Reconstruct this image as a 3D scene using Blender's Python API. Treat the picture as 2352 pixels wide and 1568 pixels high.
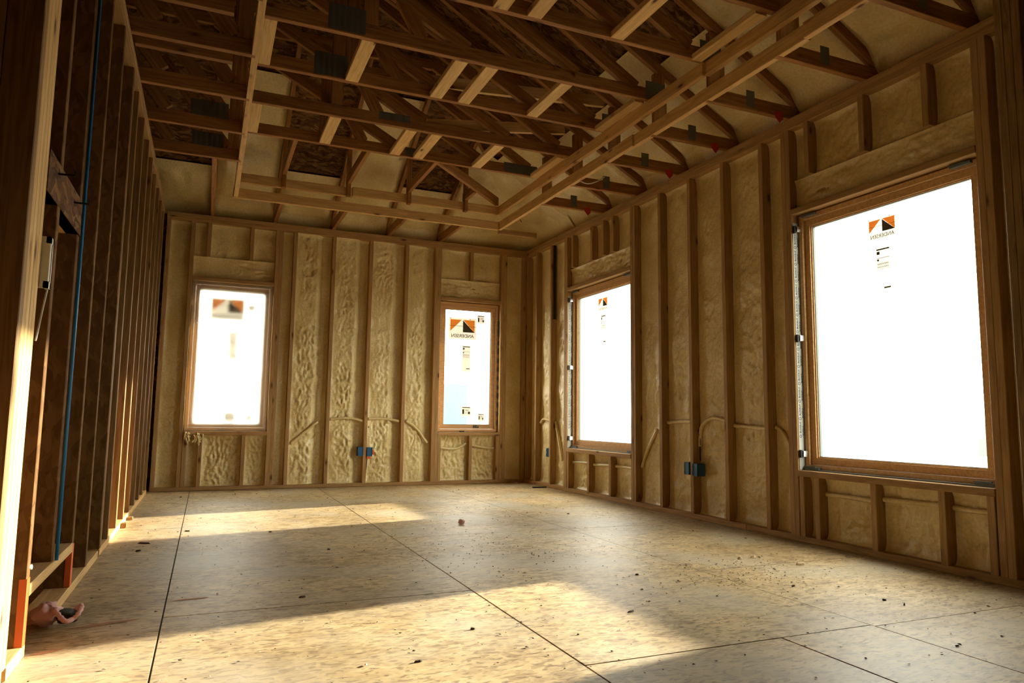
import bpy, math, random
from mathutils import Vector, Matrix, noise

for o in list(bpy.data.objects):
    bpy.data.objects.remove(o, do_unlink=True)
scene = bpy.context.scene
C = scene.collection
random.seed(7)

# ------------------------------------------------------------------ camera
F_PX = 1631.19
YAW, PITCH, ROLL = 0.403367, 0.107049, 0.012983
CAM = Vector((-3.4813, -7.7324, 0.7517))
fwd = Vector((math.sin(YAW) * math.cos(PITCH), math.cos(YAW) * math.cos(PITCH), math.sin(PITCH)))
rgt = Vector((math.cos(YAW), -math.sin(YAW), 0))
upv = rgt.cross(fwd)
r2 = rgt * math.cos(ROLL) + upv * math.sin(ROLL)
u2 = -rgt * math.sin(ROLL) + upv * math.cos(ROLL)
cd = bpy.data.cameras.new('camera')
cam = bpy.data.objects.new('camera', cd)
C.objects.link(cam)
m = Matrix((r2, u2, -fwd)).transposed().to_4x4()
m.translation = CAM
cam.matrix_world = m
cd.sensor_width = 36.0
cd.lens = F_PX * 36.0 / 2352.0
cd.clip_start = 0.05
cd.clip_end = 500
scene.camera = cam

# ------------------------------------------------------------------ light
SKY = 11.5
w = bpy.data.worlds.new('sky')
scene.world = w
w.use_nodes = True
bg = w.node_tree.nodes['Background']
bg.inputs[0].default_value = (1.0, 0.955, 0.82, 1)
bg.inputs[1].default_value = SKY
sd = bpy.data.lights.new('sun', 'SUN')
sd.energy = 21.0
sd.color = (1.0, 0.92, 0.77)
sd.angle = math.radians(1.3)
sun = bpy.data.objects.new('sun', sd)
C.objects.link(sun)
sun.location = (20, 4, 8)
sun.rotation_euler = Vector((-1, -0.175, -0.262)).to_track_quat('-Z', 'Y').to_euler()
vs = scene.view_settings
vs.view_transform = 'Standard'
vs.look = 'None'
vs.gamma = 1.0
vs.use_curve_mapping = False
vs.exposure = 0.2

# ------------------------------------------------------------------ constants
H = 2.7673      # top of wall plates
PL = 0.038      # thickness of lumber
ZR = 3.02       # underside of the raised tray
LW = -3.96      # left wall plane
PITCHR = 0.55   # roof slope

# ------------------------------------------------------------------ material helpers
def new_mat(name):
    mt = bpy.data.materials.new(name)
    mt.use_nodes = True
    nt = mt.node_tree
    return mt, nt, nt.nodes['Principled BSDF']

def nd(nt, t, **kw):
    n = nt.nodes.new(t)
    for k, v in kw.items():
        setattr(n, k, v)
    return n

def ramp(nt, stops):
    r = nd(nt, 'ShaderNodeValToRGB')
    e = r.color_ramp.elements
    while len(e) < len(stops):
        e.new(0.5)
    for i, (p, c) in enumerate(stops):
        e[i].position = p
        e[i].color = (*c, 1) if len(c) == 3 else c
    return r

def mix(nt, a, b, fac, mode='MIX'):
    n = nd(nt, 'ShaderNodeMixRGB', blend_type=mode)
    for i, v in ((0, fac), (1, a), (2, b)):
        if hasattr(v, 'is_output') or isinstance(v, bpy.types.NodeSocket):
            nt.links.new(v, n.inputs[i])
        elif isinstance(v, (int, float)):
            n.inputs[i].default_value = v
        else:
            n.inputs[i].default_value = (*v, 1)
    return n.outputs[0]

def plain(name, col, rough=0.6, metal=0.0):
    mt, nt, b = new_mat(name)
    b.inputs['Base Color'].default_value = (*col, 1)
    b.inputs['Roughness'].default_value = rough
    b.inputs['Metallic'].default_value = metal
    return mt

def lumber(name, c_lo, c_hi, knot=True, rough=0.65):
    mt, nt, b = new_mat(name)
    L = nt.links.new
    tc = nd(nt, 'ShaderNodeTexCoord')
    oi = nd(nt, 'ShaderNodeObjectInfo')
    off = nd(nt, 'ShaderNodeVectorMath', operation='SCALE')
    off.inputs[0].default_value = (7.3, 3.1, 5.7)
    L(oi.outputs['Random'], off.inputs['Scale'])
    add = nd(nt, 'ShaderNodeVectorMath', operation='ADD')
    L(tc.outputs['Object'], add.inputs[0]); L(off.outputs[0], add.inputs[1])
    mp = nd(nt, 'ShaderNodeMapping')
    mp.inputs['Scale'].default_value = (1.6, 26, 26)
    L(add.outputs[0], mp.inputs['Vector'])
    n1 = nd(nt, 'ShaderNodeTexNoise'); n1.inputs['Scale'].default_value = 2.2; n1.inputs['Detail'].default_value = 2
    n1.inputs['Distortion'].default_value = 1.0
    L(mp.outputs[0], n1.inputs['Vector'])
    r = ramp(nt, [(0.32, c_lo), (0.68, c_hi)])
    L(n1.outputs['Fac'], r.inputs[0])
    # board to board tint
    tint = ramp(nt, [(0, (0.84, 0.78, 0.70)), (0.5, (1, 0.97, 0.92)), (1, (1.0, 0.90, 0.78))])
    L(oi.outputs['Random'], tint.inputs[0])
    col = mix(nt, r.outputs[0], tint.outputs[0], 0.85, 'MULTIPLY')
    if knot:
        mk = nd(nt, 'ShaderNodeMapping'); mk.inputs['Scale'].default_value = (2.6, 7, 7)
        L(add.outputs[0], mk.inputs['Vector'])
        vo = nd(nt, 'ShaderNodeTexVoronoi'); vo.inputs['Scale'].default_value = 1.35
        L(mk.outputs[0], vo.inputs['Vector'])
        kr = ramp(nt, [(0.05, (1, 1, 1)), (0.13, (0.25, 0.25, 0.25)), (0.2, (0, 0, 0))])
        L(vo.outputs['Distance'], kr.inputs[0])
        col = mix(nt, col, (0.10, 0.035, 0.012), kr.outputs[0])
    L(col, b.inputs['Base Color'])
    b.inputs['Roughness'].default_value = rough
    b.inputs['Specular IOR Level'].default_value = 0.25
    return mt

def foam_material():
    mt, nt, b = new_mat('spray_foam')
    L = nt.links.new
    g = nd(nt, 'ShaderNodeNewGeometry')
    n1 = nd(nt, 'ShaderNodeTexNoise'); n1.inputs['Scale'].default_value = 3.0; n1.inputs['Detail'].default_value = 1
    L(g.outputs['Position'], n1.inputs['Vector'])
    r = ramp(nt, [(0.3, (0.66, 0.50, 0.215)), (0.7, (0.82, 0.68, 0.345))])
    L(n1.outputs['Fac'], r.inputs[0])
    n2 = nd(nt, 'ShaderNodeTexNoise'); n2.inputs['Scale'].default_value = 60; n2.inputs['Detail'].default_value = 1.0
    L(g.outputs['Position'], n2.inputs['Vector'])
    r2_ = ramp(nt, [(0.3, (0.86, 0.82, 0.74)), (0.65, (1, 1, 1))])
    L(n2.outputs['Fac'], r2_.inputs[0])
    L(mix(nt, r.outputs[0], r2_.outputs[0], 0.8, 'MULTIPLY'), b.inputs['Base Color'])
    b.inputs['Roughness'].default_value = 0.36
    b.inputs['Specular IOR Level'].default_value = 0.6
    bp = nd(nt, 'ShaderNodeBump'); bp.inputs['Strength'].default_value = 0.5; bp.inputs['Distance'].default_value = 0.006
    L(n2.outputs['Fac'], bp.inputs['Height']); L(bp.outputs[0], b.inputs['Normal'])
    return mt

def osb(name, c_dark, c_mid, c_light, floor=False):
    mt, nt, b = new_mat(name)
    L = nt.links.new
    if floor:
        src = nd(nt, 'ShaderNodeNewGeometry').outputs['Position']
    else:
        src = nd(nt, 'ShaderNodeTexCoord').outputs['Object']
    warp = nd(nt, 'ShaderNodeTexNoise'); warp.inputs['Scale'].default_value = 9; warp.inputs['Detail'].default_value = 1
    L(src, warp.inputs['Vector'])
    wv = nd(nt, 'ShaderNodeVectorMath', operation='SCALE'); wv.inputs['Scale'].default_value = 0.035 if floor else 0.09
    L(warp.outputs['Color'], wv.inputs[0])
    ad = nd(nt, 'ShaderNodeVectorMath', operation='ADD'); L(src, ad.inputs[0]); L(wv.outputs[0], ad.inputs[1])
    cols, hs = [], []
    for ang, sc in ((0.5, (11, 42, 11)), (-0.7, (13, 50, 13)), (1.5, (9, 38, 9))):
        mp = nd(nt, 'ShaderNodeMapping'); mp.inputs['Rotation'].default_value = (0, 0, ang) if floor else (ang, ang, ang)
        mp.inputs['Scale'].default_value = sc
        L(ad.outputs[0], mp.inputs['Vector'])
        vo = nd(nt, 'ShaderNodeTexVoronoi'); vo.inputs['Scale'].default_value = 1.0
        L(mp.outputs[0], vo.inputs['Vector'])
        sp = nd(nt, 'ShaderNodeSeparateColor'); L(vo.outputs['Color'], sp.inputs[0])
        cols.append(sp.outputs[0]); hs.append(vo.outputs['Distance'])
    pick = nd(nt, 'ShaderNodeTexNoise'); pick.inputs['Scale'].default_value = 14; pick.inputs['Detail'].default_value = 0; L(src, pick.inputs['Vector'])
    pr = ramp(nt, [(0.46, (0, 0, 0)), (0.5, (1, 1, 1))]); L(pick.outputs['Fac'], pr.inputs[0])
    v1 = mix(nt, cols[0], cols[1], pr.outputs[0])
    v2 = mix(nt, v1, cols[2], 0.3)
    if floor:
        r = ramp(nt, [(0.08, c_dark), (0.3, c_mid), (0.95, c_light)])
    else:
        r = ramp(nt, [(0.15, c_dark), (0.5, c_mid), (0.9, c_light)])
    L(v2, r.inputs[0])
    col = r.outputs[0]
    if floor:
        # short dark slivers in several directions
        for ang, sc, th in ((0.35, (20, 66, 10), 0.355), (-0.85, (18, 60, 10), 0.345), (1.75, (22, 70, 10), 0.345)):
            mp = nd(nt, 'ShaderNodeMapping'); mp.inputs['Rotation'].default_value = (0, 0, ang); mp.inputs['Scale'].default_value = sc
            L(ad.outputs[0], mp.inputs['Vector'])
            n = nd(nt, 'ShaderNodeTexNoise'); n.inputs['Scale'].default_value = 1.0; n.inputs['Detail'].default_value = 1; n.inputs['Roughness'].default_value = 0.6
            L(mp.outputs[0], n.inputs['Vector'])
            sr = ramp(nt, [(th - 0.05, (0.55, 0.55, 0.55)), (th, (0, 0, 0))]); L(n.outputs['Fac'], sr.inputs[0])
            col = mix(nt, col, (0.13, 0.078, 0.036), sr.outputs[0])
        big = nd(nt, 'ShaderNodeTexNoise'); big.inputs['Scale'].default_value = 1.1; big.inputs['Detail'].default_value = 2
        L(src, big.inputs['Vector'])
        br = ramp(nt, [(0.35, (0.70, 0.67, 0.63)), (0.62, (1.05, 1.05, 1.05))]); L(big.outputs['Fac'], br.inputs[0])
        col = mix(nt, col, br.outputs[0], 0.9, 'MULTIPLY')
        mid = nd(nt, 'ShaderNodeTexNoise'); mid.inputs['Scale'].default_value = 11; mid.inputs['Detail'].default_value = 2; mid.inputs['Roughness'].default_value = 0.7
        L(src, mid.inputs['Vector'])
        mr_ = ramp(nt, [(0.35, (0.72, 0.69, 0.64)), (0.58, (1.04, 1.04, 1.04))]); L(mid.outputs['Fac'], mr_.inputs[0])
        col = mix(nt, col, mr_.outputs[0], 0.65, 'MULTIPLY')
        dust = nd(nt, 'ShaderNodeTexNoise'); dust.inputs['Scale'].default_value = 1.7; dust.inputs['Detail'].default_value = 2
        dm = nd(nt, 'ShaderNodeVectorMath', operation='ADD'); dm.inputs[1].default_value = (4.1, 2.2, 0); L(src, dm.inputs[0]); L(dm.outputs[0], dust.inputs['Vector'])
        dr = ramp(nt, [(0.45, (0, 0, 0)), (0.75, (0.6, 0.6, 0.6))]); L(dust.outputs['Fac'], dr.inputs[0])
        col = mix(nt, col, (0.50, 0.45, 0.35), dr.outputs[0])
    if floor:
        for n_ in nt.nodes:
            if n_.type == 'TEX_NOISE': n_.noise_dimensions = '2D'
            if n_.type == 'TEX_VORONOI': n_.voronoi_dimensions = '2D'
    L(col, b.inputs['Base Color'])
    b.inputs['Roughness'].default_value = 0.5 if floor else 0.8
    b.inputs['Specular IOR Level'].default_value = 0.3 if floor else 0.15
    return mt

M = {}
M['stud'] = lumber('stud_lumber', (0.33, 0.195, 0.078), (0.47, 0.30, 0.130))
M['truss'] = lumber('truss_lumber', (0.245, 0.108, 0.031), (0.41, 0.20, 0.065))
M['fresh'] = lumber('fresh_lumber', (0.60, 0.385, 0.15), (0.80, 0.56, 0.255))
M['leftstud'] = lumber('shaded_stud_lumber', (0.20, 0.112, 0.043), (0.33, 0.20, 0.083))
M['tray'] = lumber('tray_lumber', (0.54, 0.33, 0.125), (0.74, 0.485, 0.21))
M['pine'] = lumber('window_pine', (0.52, 0.31, 0.13), (0.66, 0.43, 0.20), knot=False, rough=0.4)
M['foam'] = foam_material()
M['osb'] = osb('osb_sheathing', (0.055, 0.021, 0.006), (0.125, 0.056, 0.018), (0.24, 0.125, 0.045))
M['lsl'] = osb('strand_lumber', (0.125, 0.06, 0.019), (0.165, 0.082, 0.028), (0.22, 0.115, 0.043))
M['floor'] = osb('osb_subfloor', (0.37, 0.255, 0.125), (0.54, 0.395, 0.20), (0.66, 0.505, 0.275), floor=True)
M['gap'] = plain('gap_dirt', (0.05, 0.035, 0.02), 0.9)
M['plate'] = plain('galvanised_plate', (0.16, 0.17, 0.15), 0.5, 0.6)
M['steel'] = plain('bright_steel', (0.75, 0.75, 0.72), 0.25, 1.0)
M['black'] = plain('black_rubber_and_shade', (0.015, 0.014, 0.013), 0.6)
M['blue'] = plain('blue_plastic', (0.012, 0.10, 0.22), 0.45)
M['bluepipe'] = plain('blue_pipe', (0.015, 0.17, 0.42), 0.35)
M['orange'] = plain('orange_paint', (0.75, 0.13, 0.02), 0.5)
M['faded'] = plain('faded_orange_paint', (0.42, 0.20, 0.09), 0.7)
M['red'] = plain('red_tag', (0.55, 0.03, 0.015), 0.6)
M['pink'] = plain('pink_fibreglass', (0.72, 0.42, 0.40), 0.9)
M['white'] = plain('white_plastic', (0.72, 0.70, 0.64), 0.4)
M['cord'] = plain('pale_cord', (0.62, 0.60, 0.52), 0.5)
M['gasket'] = plain('grey_gasket', (0.10, 0.12, 0.12), 0.5)
M['strip'] = plain('white_membrane', (0.50, 0.52, 0.47), 0.45)
M['ink'] = plain('blue_black_ink', (0.012, 0.018, 0.035), 0.6)
M['chip'] = plain('bark_chip', (0.055, 0.032, 0.017), 0.85)
M['palechip'] = plain('pale_wood_chip', (0.62, 0.47, 0.28), 0.8)
M['ground'] = plain('pale_ground', (0.20, 0.185, 0.16), 0.9)

def glass_mat():
    mt, nt, b = new_mat('window_glass')
    nt.nodes.remove(b)
    out = nt.nodes['Material Output']
    t = nd(nt, 'ShaderNodeBsdfTransparent'); t.inputs[0].default_value = (0.93, 0.96, 0.95, 1)
    g = nd(nt, 'ShaderNodeBsdfGlossy'); g.inputs['Roughness'].default_value = 0.02
    lw = nd(nt, 'ShaderNodeLayerWeight')
    pw_ = nd(nt, 'ShaderNodeMath', operation='POWER'); pw_.inputs[1].default_value = 5.0
    nt.links.new(lw.outputs['Facing'], pw_.inputs[0])
    fr = nd(nt, 'ShaderNodeMath', operation='MULTIPLY_ADD'); fr.inputs[1].default_value = 0.85; fr.inputs[2].default_value = 0.05
    nt.links.new(pw_.outputs[0], fr.inputs[0])
    mx = nd(nt, 'ShaderNodeMixShader')
    nt.links.new(fr.outputs[0], mx.inputs[0]); nt.links.new(t.outputs[0], mx.inputs[1]); nt.links.new(g.outputs[0], mx.inputs[2])
    nt.links.new(mx.outputs[0], out.inputs[0])
    return mt
M['glass'] = glass_mat()

def film_mat():
    mt, nt, b = new_mat('poly_film')
    nt.nodes.remove(b)
    out = nt.nodes['Material Output']
    t = nd(nt, 'ShaderNodeBsdfTransparent'); t.inputs[0].default_value = (0.95, 0.96, 0.94, 1)
    r = nd(nt, 'ShaderNodeBsdfRefraction'); r.inputs['Roughness'].default_value = 0.85; r.inputs['IOR'].default_value = 1.48
    r.inputs[0].default_value = (0.97, 0.98, 0.96, 1)
    d = nd(nt, 'ShaderNodeBsdfDiffuse'); d.inputs[0].default_value = (0.75, 0.73, 0.66, 1)
    m1 = nd(nt, 'ShaderNodeMixShader'); m1.inputs[0].default_value = 0.92
    m2 = nd(nt, 'ShaderNodeMixShader'); m2.inputs[0].default_value = 0.16
    L = nt.links.new
    L(t.outputs[0], m1.inputs[1]); L(r.outputs[0], m1.inputs[2])
    L(m1.outputs[0], m2.inputs[1]); L(d.outputs[0], m2.inputs[2])
    L(m2.outputs[0], out.inputs[0])
    return mt
M['film'] = film_mat()

def paper(name, col, k=1.0):
    """sticker paper or ink on the pane: a little daylight glows through it"""
    mt, nt, b = new_mat(name)
    nt.nodes.remove(b)
    out = nt.nodes['Material Output']
    tr = nd(nt, 'ShaderNodeBsdfTranslucent'); tr.inputs[0].default_value = (*[c * k / SKY for c in col], 1)
    d = nd(nt, 'ShaderNodeBsdfDiffuse'); d.inputs[0].default_value = (*col, 1)
    a = nd(nt, 'ShaderNodeAddShader')
    nt.links.new(tr.outputs[0], a.inputs[0]); nt.links.new(d.outputs[0], a.inputs[1])
    nt.links.new(a.outputs[0], out.inputs[0])
    return mt
M['p_white'] = paper('sticker_paper', (0.55, 0.50, 0.42), 2.4)
M['p_orange'] = paper('sticker_orange', (0.95, 0.36, 0.06), 2.7)
M['p_dark'] = paper('sticker_brown', (0.07, 0.055, 0.035), 1.5)
M['p_grey'] = paper('sticker_grey', (0.34, 0.33, 0.29), 1.6)

# ------------------------------------------------------------------ object helpers
def link(name, mesh, parent=None, mw=None, mats=None):
    o = bpy.data.objects.new(name, mesh)
    C.objects.link(o)
    if mw is not None:
        o.matrix_world = mw
    if parent is not None:
        o.parent = parent
        # every parent is only translated (or at the origin), chains at most two deep
        loc = Vector((0, 0, 0)); p = parent
        inv = p['_inv'] if '_inv' in p.keys() else None
        o.matrix_parent_inverse = Matrix.Identity(4)
        W = WORLD.get(parent.name, Matrix.Identity(4))
        o.matrix_parent_inverse = W.inverted()
    WORLD[o.name] = mw.copy() if mw is not None else Matrix.Identity(4)
    return o
WORLD = {}

def tag(o, label=None, cat=None, group=None, kind=None):
    if label: o['label'] = label
    if cat: o['category'] = cat
    if group: o['group'] = group
    if kind: o['kind'] = kind
    return o

def empty(name, loc=(0, 0, 0), **kw):
    o = bpy.data.objects.new(name, None)
    C.objects.link(o)
    o.empty_display_size = 0.05
    mw = Matrix.Translation(Vector(loc))
    o.matrix_world = mw
    WORLD[o.name] = mw
    return tag(o, **kw)

MC = {}
def board_mesh(L, wd, th, mat, ch=0.0025):
    key = (round(L, 3), round(wd, 4), round(th, 4), mat.name)
    if key in MC:
        return MC[key]
    y, z = wd / 2, th / 2
    c = min(ch, z * 0.4)
    prof = [(-y + c, -z), (y - c, -z), (y, -z + c), (y, z - c), (y - c, z), (-y + c, z), (-y, z - c), (-y, -z + c)]
    v = [(-L / 2, a, b) for a, b in prof] + [(L / 2, a, b) for a, b in prof]
    f = [(i, (i + 1) % 8, 8 + (i + 1) % 8, 8 + i) for i in range(8)] + [tuple(range(7, -1, -1)), tuple(range(8, 16))]
    me = bpy.data.meshes.new('board')
    me.from_pydata(v, [], f)
    me.materials.append(mat)
    MC[key] = me
    return me

def board(name, p0, p1, wd, th, wdir, mat, parent=None, ch=0.0025):
    """lumber from p0 to p1 (centre line), wd across wdir, th across the third axis"""
    p0, p1 = Vector(p0), Vector(p1)
    X = (p1 - p0); L = X.length; X.normalize()
    Y = Vector(wdir); Y = (Y - X * Y.dot(X)).normalized()
    Z = X.cross(Y)
    mw = Matrix((X, Y, Z)).transposed().to_4x4()
    mw.translation = (p0 + p1) / 2
    return link(name, board_mesh(L, wd, th, mat, ch), parent, mw)

def bbox(name, x0, x1, y0, y1, z0, z1, mat, parent=None, ch=0.0025):
    """axis aligned lumber; grain along the longest side"""
    d = [(x1 - x0, 0), (y1 - y0, 1), (z1 - z0, 2)]
    d.sort(reverse=True)
    c = Vector(((x0 + x1) / 2, (y0 + y1) / 2, (z0 + z1) / 2))
    ax = [Vector((1, 0, 0)), Vector((0, 1, 0)), Vector((0, 0, 1))]
    a = ax[d[0][1]] * d[0][0] / 2
    return board(name, c - a, c + a, d[1][0], d[2][0], ax[d[1][1]], mat, parent, ch)

def mesh_obj(name, v, f, mat, parent=None, smooth=False):
    me = bpy.data.meshes.new(name)
    me.from_pydata(v, [], f)
    for mm in (mat if isinstance(mat, (list, tuple)) else [mat]):
        me.materials.append(mm)
    if smooth:
        for p in me.polygons:
            p.use_smooth = True
    return link(name, me, parent, Matrix.Identity(4))

def boxes_obj(name, boxes, mat, parent=None):
    v, f = [], []
    for x0, x1, y0, y1, z0, z1 in boxes:
        b = len(v)
        v += [(x, y, z) for x in (x0, x1) for y in (y0, y1) for z in (z0, z1)]
        f += [tuple(b + i for i in q) for q in ((0, 1, 3, 2), (4, 6, 7, 5), (0, 4, 5, 1), (2, 3, 7, 6), (0, 2, 6, 4), (1, 5, 7, 3))]
    return mesh_obj(name, v, f, mat, parent)

def tube(name, pts, r, mat, parent=None, seg=6):
    pts = [Vector(p) for p in pts]
    v, f = [], []
    n = len(pts)
    for i, p in enumerate(pts):
        t = (pts[min(i + 1, n - 1)] - pts[max(i - 1, 0)]).normalized()
        a = t.cross(Vector((0.3, 0.2, 1)) if abs(t.z) < 0.9 else Vector((1, 0.1, 0))).normalized()
        b = t.cross(a)
        rr = r[i] if isinstance(r, (list, tuple)) else r
        for k in range(seg):
            an = 2 * math.pi * k / seg
            v.append(p + (a * math.cos(an) + b * math.sin(an)) * rr)
    for i in range(n - 1):
        for k in range(seg):
            f.append((i * seg + k, i * seg + (k + 1) % seg, (i + 1) * seg + (k + 1) % seg, (i + 1) * seg + k))
    f.append(tuple(range(seg - 1, -1, -1))); f.append(tuple((n - 1) * seg + k for k in range(seg)))
    return mesh_obj(name, v, f, mat, parent, True)

def smooth_path(pts, n=14):
    pts = [Vector(p) for p in pts]
    P = [pts[0] * 2 - pts[1]] + pts + [pts[-1] * 2 - pts[-2]]
    out = []
    for i in range(1, len(P) - 2):
        for k in range(n):
            t = k / n
            a, b, c, d = P[i - 1], P[i], P[i + 1], P[i + 2]
            out.append(0.5 * ((2 * b) + (c - a) * t + (2 * a - 5 * b + 4 * c - d) * t * t + (3 * b - a - 3 * c + d) * t ** 3))
    out.append(pts[-1])
    return out

# ------------------------------------------------------------------ foam in the wall bays
def foam_bay(parent, plane, a0, a1, z0, z1, rec=0.078, rough=1.0, seed=0, step=0.0105, edge=0.007, fa=27, fz=15):
    """plane 'far' (a = x, out of wall = -y) or 'right' (a = y, out of wall = -x); lumpy sprayed surface"""
    lo, hi = min(a0, a1) + 0.0005, max(a0, a1) - 0.0005
    nu = max(3, int((hi - lo) / step)); nv = max(3, int((z1 - z0) / step))
    v, f = [], []
    for j in range(nv + 1):
        z = z0 + (z1 - z0) * j / nv
        for i in range(nu + 1):
            a = lo + (hi - lo) * i / nu
            q = Vector((a * 1.0 + seed * 3.7, z, seed * 1.3))
            de = min(a - lo, hi - a)
            dz = min(z - z0, z1 - z)
            lump = noise.noise(q * 4.5) * 0.016 + noise.noise(q * 10) * 0.010
            side = (a - lo) if plane == 'far' else (hi - a)
            msk = 0.55 + 0.75 * noise.noise(Vector((a * 2.2 + seed, z * 1.5, 4.4)))
            msk = max(0.12, min(1.0, msk + (0.35 if z < 1.7 else -0.1))) * min(1.0, max(0.15, side / 0.09))
            wob = noise.noise(q * 6) * 0.03
            rip = (0.35 - abs(noise.noise(Vector(((a + wob) * fa + seed, (z + wob) * fz, 3.3))))) * 0.026 + noise.noise(Vector((a * 48, z * 34, seed))) * 0.007
            body = min(1.0, de / 0.035) * min(1.0, dz / 0.03)
            h = (lump + rip * msk * rough) * body
            men = edge * math.exp(-de / 0.016) + 0.02 * math.exp(-dz / 0.02)
            pil = 0.0
            if plane == 'far' and hi - lo > 0.25 and z1 - z0 > 1.0:
                u = (a - lo) / (hi - lo) + noise.noise(Vector((z * 1.3, seed, 7.7))) * 0.07
                sm = max(0.0, min(1.0, (u - 0.60) / 0.20)); sm = sm * sm * (3 - 2 * sm)
                pil = -0.034 + 0.050 * sm
                if u > 0.75: h *= 0.5
            d = rec + pil - h - men
            v.append((a, d, z) if plane == 'far' else (d, a, z))
    W = nu + 1
    for j in range(nv):
        for i in range(nu):
            q = (j * W + i, j * W + i + 1, (j + 1) * W + i + 1, (j + 1) * W + i)
            f.append(q if plane == 'far' else q[::-1])
    return mesh_obj('foam_panel', v, f, M['foam'], parent, True)

seedc = [0]
def foam(*a, **k):
    seedc[0] += 1
    return foam_bay(*a, seed=seedc[0] * 1.17, **k)

D = 0.14   # depth of the outer wall framing
# ================================================================== FLOOR
floor = boxes_obj('floor', [(-6.2, 0.155, -20.2, 0.155, -0.12, -0.0036)], M['gap'])
tag(floor, 'worn OSB subfloor sheets with dark seams', None, None, 'structure')
def panel(x0, x1, y0, y1, dz=0.0):
    g = 0.0028
    bbox('floor_panel', x0 + g, x1 - g, y0 + g, y1 - g, -0.0036, dz, M['floor'], floor, 0.002)
xs = [-6.03, -4.81, -3.59, -2.372, -1.154, 0.1]
for (x0, x1, ys) in ((-6.03, -4.81, (-20, -10, -7.5, -5.0, -2.6, 0.1)), (-4.81, -3.59, (-20, -10, -7.34, -4.90, -2.46, 0.1)),
                     (-3.59, -2.372, (-20, -10, -7.16, -4.72, -2.28, 0.1)), (-2.372, -1.154, (-20, -10, -8.18, -5.735, -3.30, -0.86, 0.1)),
                     (-1.154, 0.1, (-20, -10, -8.2, -5.75, -4.73, -3.31, -0.9, 0.1))):
    for a, b in zip(ys, ys[1:]):
        if x0 == -2.372 and a == -8.18:
            panel(-2.372, -1.59, a, b, -0.0008); panel(-1.59, -1.154, a, b, 0.0)
        else:
            panel(x0, x1, a, b, random.uniform(-0.0012, 0.0))

for (x, y, L_, ang) in ((-3.50, -4.47, 0.15, 0.1), (-3.78, -4.74, 0.24, 0.25), (-3.90, -5.02, 0.10, 0.4)):
    v, f = [], []
    n = 14
    for k in range(n + 1):
        t = k / n - 0.5
        wv = 0.012 * (1 - (2 * t) ** 2) * (0.6 + 0.8 * random.random()) + 0.001
        for s_ in (-1, 1):
            v.append((x + t * L_ * math.cos(ang) - s_ * wv * math.sin(ang), y + t * L_ * math.sin(ang) + s_ * wv * math.cos(ang), 0.0007))
    for k in range(n): f.append((2 * k, 2 * k + 2, 2 * k + 3, 2 * k + 1))
    mesh_obj('paint_streak', v, f, M['faded'], floor)

# ================================================================== BACK WALL (y = 0)
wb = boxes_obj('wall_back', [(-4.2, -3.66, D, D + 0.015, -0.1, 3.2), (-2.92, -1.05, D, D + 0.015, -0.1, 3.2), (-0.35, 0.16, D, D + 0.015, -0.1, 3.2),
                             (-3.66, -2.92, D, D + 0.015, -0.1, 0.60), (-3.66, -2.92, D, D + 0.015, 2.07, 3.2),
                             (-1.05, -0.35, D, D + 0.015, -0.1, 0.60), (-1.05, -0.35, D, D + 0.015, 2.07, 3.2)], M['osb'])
tag(wb, 'framed back wall with foam filled stud bays and two windows', None, None, 'structure')
ZT = H - 2 * PL
def fstud(x0, z0=PL, z1=ZT, name='stud', dep=D, wd=PL):
    bbox(name, x0, x0 + wd, 0.0 + random.uniform(-0.002, 0.002), dep, z0, z1, M['stud'], wb)
bbox('bottom_plate', -3.945, 0.0, -0.001, D, 0.0, PL, M['stud'], wb)
bbox('top_plate', -3.945, 0.14, 0.0, D, H - 2 * PL, H - PL - 0.0006, M['stud'], wb)
bbox('top_plate', -3.945, -2.6, -0.003, D, H - PL, H, M['stud'], wb)
bbox('top_plate', -2.598, 0.14, 0.001, D, H - PL, H, M['stud'], wb)
SILL_B, TOP_B = 0.58, 2.09
for x in (-3.945, -3.72, -2.862, -2.719, -2.313, -1.907, -1.50, -1.15, -0.292, -0.04):
    fstud(x)
fstud(-2.90); fstud(-1.112); fstud(-0.33)
for (xa, xb, crip_lo, crip_hi) in ((-3.682, -2.90, (-3.682, -3.541, -3.14), (-3.567, -3.155)), (-1.074, -0.33, (-1.074, -0.70, -0.368), (-0.72,))):
    bbox('window_sill_plate', xa + 0.0005, xb - 0.0005, -0.004, D, SILL_B - PL, SILL_B, M['stud'], wb)
    bbox('header_plate', xa + 0.0005, xb - 0.0005, -0.003, D, TOP_B, TOP_B + PL, M['stud'], wb)
    bbox('header', xa, xb, 0.075, D, TOP_B + PL, 2.37, M['stud'], wb)
    foam(wb, 'far', xa, xb, TOP_B + PL, 2.345, rec=0.066, rough=1.5, fa=9, fz=30)
    last = xa
    for c in crip_lo:
        fstud(c, PL, SILL_B - PL, 'cripple_stud')
        if c - last > 0.03: foam(wb, 'far', last, c, PL, SILL_B - PL, rough=1.7)
        last = c + PL
    if xb - last > 0.03: foam(wb, 'far', last, xb, PL, SILL_B - PL, rough=1.7)
    last = xa
    for c in crip_hi:
        fstud(c, 2.345, ZT, 'cripple_stud')
        if c - last > 0.03: foam(wb, 'far', last, c, 2.345, ZT, rough=1.0)
        last = c + PL
    foam(wb, 'far', last, xb, 2.345, ZT, rough=1.0)
for a, b in ((-3.907, -3.72), (-2.824, -2.719), (-2.681, -2.313), (-2.275, -1.907), (-1.869, -1.50), (-1.462, -1.15), (-0.254, -0.04)):
    foam(wb, 'far', a, b, PL, ZT, rough=1.25 if -2.7 < a < -1.2 else 0.5)
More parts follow.
